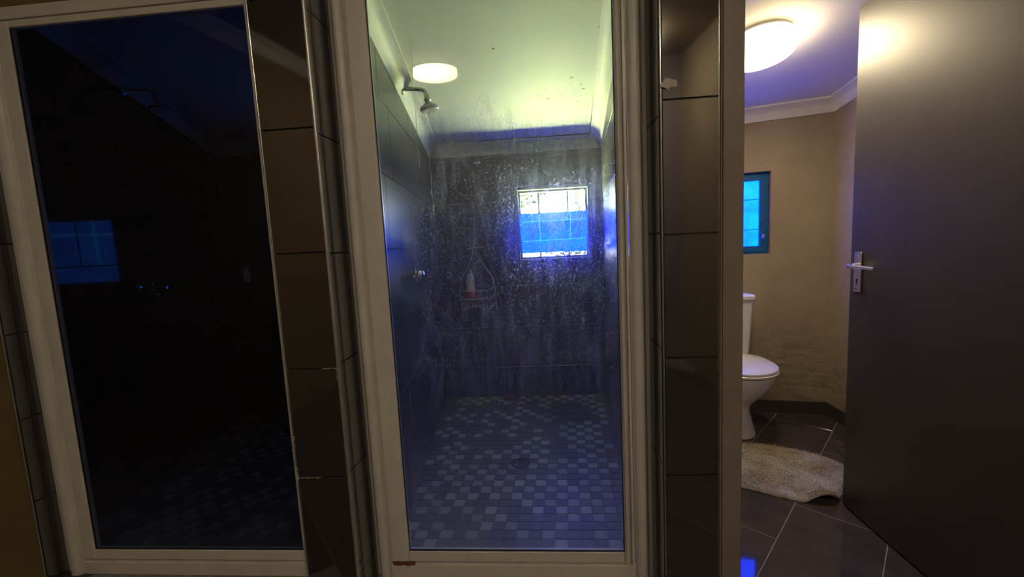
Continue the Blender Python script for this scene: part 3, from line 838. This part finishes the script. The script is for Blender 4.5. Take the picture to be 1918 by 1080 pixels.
wfix(film_panel('blue_film', w1, WX0 + 0.002, WX1 + 0.0, 1.104, 1.400, yf, 'film_shower',
     [((WX0 + 0.022, yf, 1.340), (WX1 - 0.012, yf, 1.343)), ((WX0 + 0.026, yf, 1.195), (WX1 - 0.018, yf, 1.198)),
      ((-0.010, yf, 1.20), (-0.014, yf, 1.392)), ((0.213, yf, 1.205), (0.223, yf, 1.39))], 'crease_shower', 0.012))
# toilet window, frame sits in the recess, follows the wall
ang = math.atan2(2.709 - 2.802, 1.771 - 1.268)
w2 = empty('window_2', (TX1, BWy(TX1) + 0.03, TZ0), ang); tag(w2, 'blue painted toilet window with glowing blue panes', 'window', kind='structure')
LW_ = -(TX1 - TX0) / math.cos(ang)
HT = TZ1 - TZ0
frame_rect('frame', w2, LW_, -0.001, 0.0, HT, 0.0, 0.04, 0.020, 'blue_paint')
frame_rect('sash', w2, LW_ + 0.018, -0.016, 0.016, HT - 0.016, -0.006, 0.03, 0.036, 'blue_paint')
frame_rect('leak_blocker', w2, LW_ - 0.04, 0.04, -0.04, HT + 0.04, 0.055, 0.075, 0.075, 'blue_paint')  # unseen surround added to block daylight leaking round the toilet window
y2 = 0.010
film_panel('blue_film', w2, LW_ + 0.05, -0.050, 0.050, HT - 0.050, y2, 'film_toilet',
           [((LW_ + 0.05, y2, 0.155), (-0.052, y2, 0.157)), ((LW_ + 0.05, y2, 0.345), (-0.052, y2, 0.347))], 'crease_toilet')
bm = bmesh.new(); add_box(bm, (-0.036, -0.022, 0.095), (-0.022, -0.006, 0.125), 0.002); add_tube(bm, [(-0.029, -0.024, 0.112), (-0.040, -0.028, 0.106)], 0.004, 8)
obj('latch', bm, 'chrome', w2)
# dark shower window: seen only mirrored in the side wall
w3 = empty('window_3', (LX0, 2.94, LZ0)); tag(w3, 'blue window of the dark shower seen mirrored in the black tiles', 'window', kind='structure')
frame_rect('frame', w3, 0, LX1 - LX0, 0, LZ1 - LZ0, 0.0, 0.04, 0.014, 'blue_paint')
frame_rect('leak_blocker', w3, -0.04, LX1 - LX0 + 0.04, -0.04, LZ1 - LZ0 + 0.04, 0.045, 0.065, 0.06, 'blue_paint')  # unseen surround added behind the film to stop outside light leaking in
film_panel('blue_film', w3, 0.012, LX1 - LX0 - 0.012, 0.012, LZ1 - LZ0 - 0.012, 0.012, 'film_left',
           [((0.012, 0.012, 0.345), (LX1 - LX0 - 0.012, 0.012, 0.348)), ((0.155, 0.012, 0.12), (0.160, 0.012, 0.44))], 'crease_left')

# ------------------------------------------------------------------ lamps
def ceiling_lamp(name, x, y, zc, R, slope, mat, label):
    root = empty(name, (x, y, zc(x, y))); root.rotation_euler = (-math.atan(slope), 0, 0)
    tag(root, label, 'lamp')
    obj('base_plate', lathe([(R * 0.93, -0.0), (R * 0.95, -0.016), (R * 0.90, -0.018)], seg=48), 'lamp_base', root, auto=40)
    prof = [(R * 0.94, -0.017)]
    prof += [(R, -0.020), (R, -0.062)]
    for k in range(1, 7):
        a = k / 6 * math.pi / 2
        prof.append((R - 0.020 * (1 - math.cos(a)), -0.062 - 0.020 * math.sin(a)))
    prof += [(R * 0.6, -0.0835), (R * 0.25, -0.0845)]
    obj('opal_diffuser', lathe(prof, seg=56), mat, root, auto=50)
    return root
ceiling_lamp('ceiling_lamp', -0.855, -0.96, zc_front, 0.19, 0.12, 'lamp_room', 'round opal ceiling lamp mirrored in the spotted shower glass')
ceiling_lamp('ceiling_lamp', 0.78, -0.95, zc_front, 0.12, 0.12, 'lamp_fill', 'added unseen fill lamp behind the viewer on the right')  # fill lamp added out of view to brighten the front room
ceiling_lamp('ceiling_lamp', 1.0, 2.045, zc_wc, 0.14, 0.15, 'lamp_toilet', 'bright round opal ceiling lamp above the toilet')

# ------------------------------------------------------------------ shower fittings
def shower_set(wx, y, z_arm, z_tap, arm_label, tap_label, chrome, s=1.0, tap_y=None, tap_len=0.105, fo=0.0):
    # arm and rose; local x points away from the wall
    r = empty('overhead_shower', (wx, y, z_arm)); tag(r, arm_label, 'shower head', 'shower heads')
    obj('flange', lathe([(0.027, fo - 0.02), (0.027, fo + 0.004), (0.020, fo + 0.010), (0.012, fo + 0.012)], axis=(1, 0, 0), seg=24), chrome, r, auto=40)
    obj('arm', tube([(0.0, 0, 0), (0.05 * s, 0, -0.001), (0.115 * s, 0, -0.008), (0.135 * s, 0, -0.016), (0.146 * s, 0, -0.034)], 0.0108, 12), chrome, r, auto=45)
    ax = Vector((0.14, 0.05, -1)).normalized()
    o0 = Vector((0.146 * s, 0, -0.030))
    h = obj('rose', lathe([(0.011, 0.0), (0.013, 0.004), (0.013, 0.022), (0.018, 0.026), (0.018, 0.036), (0.013, 0.040), (0.016, 0.048), (0.030, 0.058), (0.046, 0.068), (0.048, 0.074), (0.048, 0.084), (0.045, 0.086)], tuple(o0), tuple(ax), 32), chrome, r, auto=40)
    bm = bmesh.new()
    add_lathe(bm, [(0.042, 0.0855), (0.042, 0.0875), (0.035, 0.0885)], tuple(o0), tuple(ax), 32)
    u = ax.cross(Vector((0, 1, 0))).normalized(); v = ax.cross(u)
    for rr, n in ((0.012, 6), (0.023, 12), (0.033, 18)):
        for k in range(n):
            a = k * 2 * math.pi / n
            add_lathe(bm, [(0.0018, 0.0), (0.0014, 0.003)], tuple(o0 + ax * 0.0882 + (u * math.cos(a) + v * math.sin(a)) * rr), tuple(ax), 6)
    obj('nozzle_plate', bm, 'nozzle_grey', h)
    # wall tap with cross head
    ty = y if tap_y is None else tap_y
    t = empty('shower_tap', (wx + 0.0, ty, z_tap)); tag(t, tap_label, 'tap', 'shower taps')
    L = tap_len
    obj('flange', lathe([(0.033, 0.0), (0.033, 0.004), (0.026, 0.012), (0.015, 0.016)], axis=(1, 0, 0), seg=24), 'chrome', t, auto=40)
    obj('spindle', lathe([(0.013, 0.01), (0.013, L * 0.45), (0.016, L * 0.47), (0.016, L * 0.62)], axis=(1, 0, 0), seg=18), 'chrome', t, auto=40)
    hd = obj('cross_handle', lathe([(0.016, L * 0.60), (0.022, L * 0.66), (0.022, L * 0.84), (0.017, L * 0.92), (0.018, L * 0.97), (0.010, L)], axis=(1, 0, 0), seg=20), 'chrome', t, auto=40)
    for k in range(4):
        a = k * math.pi / 2 + math.radians(18)
        d = Vector((0, math.cos(a), math.sin(a)))
        c0 = Vector((L * 0.55, 0, 0))
        obj('spoke', tube([c0 + d * 0.012, c0 + d * 0.022, c0 + d * 0.036, c0 + d * 0.040], 0.007, 10, [0.008, 0.006, 0.0085, 0.004]), 'chrome', hd, auto=45)
    return r, t
yw = 2.215
shower_set(LWx(yw) + 0.008, yw, 2.002, 1.050, 'shower head on a bent arm below the pale ceiling of the spotted shower', 'chrome cross tap on the tiles left of the wire caddy', 'worn_chrome', 0.94, 2.06, 0.105, 0.016)
yw2 = 2.165
shower_set(LLx(yw2), yw2, 2.092, 1.034, 'shower head on a bent arm in the dark shower', 'chrome cross tap low beside the mirrored blue window', 'chrome', 1.30, 2.107, 0.165, 0.016)

# wire caddy hung on the back wall
cd = empty('shower_caddy', (-0.51, 3.150, 0.68)); tag(cd, 'white wire caddy hanging on the back wall of the shower', 'caddy')
def wire(nm, pts, r=0.0022, parent=cd, mat='wire_white'):
    return obj(nm, tube([(x + 0.51, y - 3.150, z - 0.68) for x, y, z in pts], r, 6), mat, parent)
wire('hook', [(-0.505, 3.148, 1.165), (-0.512, 3.145, 1.19), (-0.507, 3.142, 1.215), (-0.498, 3.146, 1.225)], 0.004)
wire('cross_wire', [(-0.57, 3.146, 1.158), (-0.51, 3.144, 1.164), (-0.44, 3.146, 1.172)])
wire('side_wire', [(-0.525, 3.146, 1.16), (-0.528, 3.146, 1.12), (-0.565, 3.146, 1.03), (-0.628, 3.146, 0.93), (-0.636, 3.146, 0.88), (-0.630, 3.146, 0.70)])
wire('side_wire', [(-0.500, 3.146, 1.16), (-0.496, 3.146, 1.115), (-0.455, 3.146, 1.05), (-0.385, 3.146, 0.94), (-0.372, 3.146, 0.88), (-0.362, 3.146, 0.69)])
for zz, y1 in ((0.850, 3.06), (0.785, 3.06)):
    wire('basket_rim', [(-0.634, 3.146, zz + 0.02), (-0.625, y1, zz), (-0.40, y1, zz), (-0.372, 3.146, zz + 0.02)])
for k in range(12):
    x = -0.62 + k * 0.0195
    wire('basket_wire', [(x, 3.060, 0.785), (x, 3.145, 0.79)], 0.0014)
wire('soap_shelf', [(-0.630, 3.146, 0.745), (-0.615, 3.08, 0.70), (-0.50, 3.07, 0.735), (-0.42, 3.08, 0.70), (-0.366, 3.146, 0.745)])
for k in range(8):
    x = -0.60 + k * 0.028
    wire('shelf_wire', [(x, 3.075, 0.705 + 0.03 * (1 - abs(x + 0.50) / 0.12)), (x, 3.145, 0.735)], 0.0014)
bt = empty('bottle', (-0.545, 3.10, 0.788)); tag(bt, 'white shampoo bottle with pink base standing in the wire caddy', 'bottle')
bm = bmesh.new()
def oval(rx, ry, z, n=24): return [(rx * math.cos(k * 2 * math.pi / n), ry * math.sin(k * 2 * math.pi / n), z) for k in range(n)]
add_loft(bm, [oval(0.030, 0.017, 0.055), oval(0.031, 0.018, 0.06), oval(0.030, 0.018, 0.12), oval(0.027, 0.017, 0.165), oval(0.024, 0.016, 0.183), oval(0.014, 0.013, 0.19)])
obj('body', bm, 'bottle_white', bt, auto=50)
bm = bmesh.new(); add_loft(bm, [oval(0.027, 0.015, 0.0), oval(0.031, 0.018, 0.004), oval(0.0312, 0.0182, 0.056)])
obj('label', bm, 'bottle_pink', bt, auto=50)
obj('cap', lathe([(0.013, 0.188), (0.014, 0.192), (0.012, 0.214), (0.007, 0.222)], seg=20), 'bottle_cap', bt, auto=40)

# drain, sponge
dn = empty('floor_drain', (DR[0], DR[1], 0.0065)); tag(dn, 'round metal drain grate in the mosaic floor', 'drain')
obj('rim', lathe([(0.052, -0.008), (0.052, 0.001), (0.048, 0.003), (0.040, 0.002), (0.040, -0.004)], seg=32), 'drain_dark', dn, auto=40)
for k in range(-3, 4):
    hw = math.sqrt(0.040 ** 2 - (k * 0.011) ** 2)
    obj('grate_bar', box((k * 0.011 - 0.003, -hw, -0.003), (k * 0.011 + 0.003, hw, 0.002), 0.0006), 'drain_dark', dn)
obj('sump', lathe([(0.039, -0.03), (0.039, -0.006)], seg=24), 'dark_slot', dn)
bm = bmesh.new(); bmesh.ops.create_icosphere(bm, subdivisions=3, radius=1.0); r = random.Random(3)
for v in bm.verts:
    k = 1 + 0.22 * math.sin(v.co.x * 5 + 1) * math.cos(v.co.y * 4) + r.uniform(-.06, .06)
    v.co = Vector((v.co.x * 0.050 * k, v.co.y * 0.030 * k, max(-0.6, v.co.z) * 0.020 * k))
sp = obj('sponge', bm, 'sponge', smooth=True); sp.location = (-0.290, 3.075, 0.020)
tag(sp, 'dark red sponge scrap on the mosaic floor by the back wall', 'sponge')

# dark shower wire shelf with a small bottle
sh = empty('wire_shelf', (-2.12, 2.872, 1.0)); tag(sh, 'faint wire shelf on the back wall of the dark shower', 'shelf')
for dz in (0.0, 0.05):
    obj('rim_wire', tube([(-0.085, 0, dz), (-0.085, -0.08, dz), (0.10, -0.08, dz), (0.10, 0, dz)], 0.0022, 6), 'chrome', sh)
for k in range(8): obj('base_wire', tube([(-0.075 + k * 0.024, 0, 0.0), (-0.075 + k * 0.024, -0.08, 0.0)], 0.0014, 6), 'chrome', sh)
b2 = empty('bottle', (-2.10, 2.83, 1.003)); tag(b2, 'small bottle on the wire shelf in the dark shower', 'bottle')
bm = bmesh.new(); add_loft(bm, [oval(0.02, 0.015, 0.0), oval(0.022, 0.016, 0.01), oval(0.021, 0.016, 0.08), oval(0.010, 0.010, 0.095)])
obj('body', bm, 'bottle_white', b2, auto=50)
obj('cap', lathe([(0.010, 0.094), (0.010, 0.115), (0.006, 0.118)], seg=16), 'bottle_cap', b2, auto=40)

# ------------------------------------------------------------------ toilet
TXc = 1.112
wc = empty('toilet', (TXc, 2.50, 0)); tag(wc, 'white ceramic toilet with closed lid under the blue window', 'toilet')
def egg(hw, y0, y1, z, n=40, e=2.2):
    """plan outline: rounded front towards -y, squarer back; y0 front, y1 back"""
    pts = []
    yc = y0 + (y1 - y0) * 0.52
    for k in range(n):
        a = k * 2 * math.pi / n
        c, s = math.cos(a), math.sin(a)
        ex = 2.0 / (2.0 if s < 0 else 3.0)
        x = hw * math.copysign(abs(c) ** ex, c)
        y = yc + ((yc - y0) if s < 0 else (y1 - yc)) * math.copysign(abs(s) ** ex, s)
        pts.append((x, y - 2.50, z))
    return pts
bm = bmesh.new()
add_loft(bm, [egg(0.116, 2.385, 2.70, 0.0), egg(0.112, 2.388, 2.70, 0.02), egg(0.098, 2.405, 2.70, 0.08), egg(0.086, 2.42, 2.70, 0.14), egg(0.092, 2.415, 2.70, 0.175),
              egg(0.125, 2.375, 2.70, 0.22), egg(0.160, 2.325, 2.70, 0.27), egg(0.183, 2.285, 2.70, 0.32), egg(0.193, 2.262, 2.70, 0.365), egg(0.195, 2.256, 2.70, 0.388), egg(0.185, 2.268, 2.69, 0.392)])
obj('bowl', bm, 'ceramic', wc, auto=40)
bm = bmesh.new()
add_loft(bm, [egg(0.190, 2.258, 2.66, 0.393), egg(0.198, 2.248, 2.668, 0.396), egg(0.199, 2.246, 2.67, 0.406), egg(0.194, 2.252, 2.665, 0.411)])
obj('seat', bm, 'seat_plastic', wc, auto=40)
bm = bmesh.new()
add_loft(bm, [egg(0.190, 2.256, 2.66, 0.412), egg(0.195, 2.250, 2.668, 0.415), egg(0.194, 2.251, 2.668, 0.424), egg(0.180, 2.268, 2.655, 0.432), egg(0.10, 2.36, 2.58, 0.438)])
obj('lid', bm, 'lid_plastic', wc, auto=40)
def rrect(hw, y0, y1, z, rad=0.03, n=6):
    pts = []
    for cx, cy, a0 in ((hw - rad, y1 - rad, 0), (-hw + rad, y1 - rad, 90), (-hw + rad, y0 + rad, 180), (hw - rad, y0 + rad, 270)):
        for k in range(n + 1):
            a = math.radians(a0 + 90 * k / n)
            pts.append((cx + rad * math.cos(a), cy - 2.50 + rad * math.sin(a), z))
    return pts
bm = bmesh.new()
add_loft(bm, [rrect(0.150, 2.668, 2.79, 0.375), rrect(0.158, 2.655, 2.79, 0.42), rrect(0.172, 2.632, 2.79, 0.765)])
obj('cistern', bm, 'ceramic', wc, auto=40)
bm = bmesh.new()
add_loft(bm, [rrect(0.174, 2.628, 2.791, 0.767), rrect(0.180, 2.622, 2.793, 0.771), rrect(0.180, 2.622, 2.793, 0.790), rrect(0.170, 2.632, 2.785, 0.800), rrect(0.10, 2.68, 2.76, 0.803, 0.02)])
cl = obj('cistern_lid', bm, 'ceramic', wc, auto=40)
obj('flush_button', lathe([(0.022, 0.800), (0.022, 0.808), (0.018, 0.810)], (0, 0.21, 0), seg=24), 'chrome', cl, auto=40)
for sx in (-0.07, 0.07):
    obj('hinge_cap', lathe([(0.012, 0.41), (0.012, 0.43), (0.008, 0.436)], (sx, 0.165, 0), seg=16), 'lid_plastic', wc, auto=40)

# ------------------------------------------------------------------ bath mat
def bath_mat():
    # half-moon outline in plan (metres), right front corner curls up
    edge = [(0.60, 2.10), (0.64, 2.22), (0.75, 2.32), (0.90, 2.355), (1.05, 2.342), (1.16, 2.314), (1.29, 2.256), (1.39, 2.182), (1.445, 2.085), (1.41, 1.99),
            (1.335, 1.91), (1.235, 1.80), (1.17, 1.778), (1.10, 1.788), (1.03, 1.818), (0.94, 1.870), (0.86, 1.912), (0.74, 1.965), (0.64, 2.03)]
    # resample
    P = [Vector((x, y)) for x, y in edge]; n = len(P); pts = []
    for i in range(n):
        p0, p1, p2, p3 = P[i-1], P[i], P[(i+1) % n], P[(i+2) % n]
        for k in range(6):
            t = k / 6
            pts.append(0.5 * ((2*p1) + (p2-p0)*t + (2*p0-5*p1+4*p2-p3)*t*t + (3*p1-p0-3*p2+p3)*t**3))
    c = sum(pts, Vector((0, 0))) / len(pts)
    rr = random.Random(11)
    def lift(x, y):
        d = math.hypot((x - 1.175) / 0.085, (y - 1.775) / 0.075)
        return 0.045 * max(0.0, 1 - d * d) ** 1.2 if d < 1 else 0.0
    bm = bmesh.new()
    rings_t, rings_b = [], []
    K = 16
    for k in range(K + 1):
        f = 0.02 + 0.98 * (k / K) ** 0.8
        rt, rb = [], []
        for i, p in enumerate(pts):
            q = c + (p - c) * (f * (1 + (rr.uniform(-.008, .008) if k == K else 0)))
            l = lift(q.x, q.y)
            e = 0.014 if k < K else 0.007
            wob = 0.002 * math.sin(q.x * 40) * math.cos(q.y * 33)
            rt.append((q.x, q.y, 0.001 + e + l + wob)); rb.append((q.x, q.y, 0.001 + l))
        rings_t.append(rt); rings_b.append(rb)
    vt = [[bm.verts.new(p) for p in r] for r in rings_t]; vb = [[bm.verts.new(p) for p in r] for r in rings_b]
    m = len(pts)
    for A in (vt, vb):
        for a, b in zip(A, A[1:]):
            for k in range(m): bm.faces.new((a[k], a[(k+1) % m], b[(k+1) % m], b[k]))
        bm.faces.new(A[0])
    for k in range(m): bm.faces.new((vt[-1][k], vt[-1][(k+1) % m], vb[-1][(k+1) % m], vb[-1][k]))
    o = obj('bath_mat', bm, 'mat_pile', smooth=True)
    # short pile, one clipped tuft per spot
    bm = bmesh.new()
    poly = pts
    def inside(x, y):
        r = False; j = len(poly) - 1
        for i in range(len(poly)):
            a, b = poly[i], poly[j]
            if (a.y > y) != (b.y > y) and x < (b.x - a.x) * (y - a.y) / (b.y - a.y) + a.x: r = not r
            j = i
        return r
    made = 0
    while made < 9000:
        x, y = rr.uniform(0.78, 1.45), rr.uniform(1.77, 2.36)
        if not inside(x, y): continue
        z = 0.013 + lift(x, y); a = rr.uniform(0, 6.28); s = rr.uniform(0.0012, 0.0028); h = rr.uniform(0.004, 0.010)
        dx, dy = math.cos(a) * s, math.sin(a) * s
        lx, ly = rr.uniform(-.005, .005), rr.uniform(-.005, .005)
        v = [bm.verts.new(q) for q in ((x - dx, y - dy, z), (x + dx, y + dy, z), (x - dy, y + dx, z), (x + lx, y + ly, z + h))]
        bm.faces.new((v[0], v[1], v[3])); bm.faces.new((v[1], v[2], v[3])); bm.faces.new((v[2], v[0], v[3]))
        made += 1
    p = obj('pile', bm, 'mat_pile', o); p['kind'] = 'stuff'
    return tag(o, 'worn off-white bath mat with a curled corner on the toilet floor', 'mat')
bath_mat()

# ------------------------------------------------------------------ paper scrap stuck on the grey pillar
def quad_sheet(name, pts, th, mat, parent=None):
    bm = bmesh.new()
    add_loft(bm, [[(x, y, z) for x, y, z in pts], [(x, y + th, z) for x, y, z in pts]])
    return obj(name, bm, mat, parent)
pz = 1.594
ps = empty('paper_scrap', (0.364, YP - 0.001, pz)); tag(ps, 'small folded paper scrap stuck on the grey pillar edge', 'paper')
quad_sheet('sheet', [(-0.026, -0.006, -0.006), (-0.010, -0.010, 0.013), (0.022, -0.004, 0.006), (0.012, -0.003, -0.006), (-0.004, -0.004, -0.013)], 0.0008, 'paper', ps)
quad_sheet('fold', [(-0.012, -0.0035, -0.010), (0.022, -0.003, 0.004), (0.022, -0.001, -0.008), (0.004, -0.001, -0.010), (0.0, -0.001, -0.020)], 0.0008, 'paper', ps)

# small white mark high on the shower's back wall
stk = obj('wall_patch', box((-0.022, -0.002, -0.009), (0.022, 0.0, 0.010), 0.0005), 'paper'); stk.location = (-0.452, 3.1595, 1.79)
tag(stk, 'small white sticker high on the back wall tiles', 'patch')

# ------------------------------------------------------------------ outside the windows
gr = obj('ground', box((-12, 3.5, -0.3), (12, 26, -0.05)), 'grass'); tag(gr, 'sunlit lawn outside the shower window', 'ground', kind='structure')
def tree(x, y, h, crown, label, seed):
    rr = random.Random(seed)
    root = empty('tree', (x, y, -0.05)); tag(root, label, 'tree', 'trees outside the shower window')
    obj('trunk', tube([(0, 0, 0), (0.05, 0.02, h * 0.35), (-0.04, 0.0, h * 0.7), (0.02, 0, h)], 0.09, 10, [0.13, 0.10, 0.08, 0.04]), 'bark', root, auto=60)
    for k in range(7):
        a = rr.uniform(0, 6.28); z0 = h * rr.uniform(0.3, 0.85); L = rr.uniform(0.6, 1.3) * crown
        obj('branch', tube([(0, 0, z0), (math.cos(a) * L * .5, math.sin(a) * L * .5, z0 + .15 * L), (math.cos(a) * L, math.sin(a) * L, z0 + .2 * L)], 0.03, 6, [0.045, 0.03, 0.012]), 'bark', root)
    bm = bmesh.new()
    for k in range(4000):
        cl = rr.randrange(9); ra = random.Random(seed * 50 + cl)
        a = ra.uniform(0, 6.28); cr = crown * ra.uniform(0.2, 1.0); cz = h * ra.uniform(0.35, 1.05)
        p = Vector((math.cos(a) * cr + rr.gauss(0, .28 * crown), math.sin(a) * cr + rr.gauss(0, .28 * crown), cz + rr.gauss(0, .16 * crown)))
        d = Vector((rr.uniform(-1, 1), rr.uniform(-1, 1), rr.uniform(-.6, .3))).normalized(); u = d.cross(Vector((0, 0, 1))).normalized()
        L = rr.uniform(.09, .17); w = L * .36
        vs = [bm.verts.new(q) for q in (p, p + d * L * .5 + u * w, p + d * L, p + d * L * .5 - u * w)]
        bm.faces.new(vs)
    f = obj('foliage', bm, 'leaf', root); f['kind'] = 'stuff'
tree(0.75, 8.2, 3.0, 1.0, 'pale leafy tree right of centre outside the shower window', 2)
tree(-0.6, 9.5, 2.8, 0.9, 'pale leafy tree left of centre outside the shower window', 5)
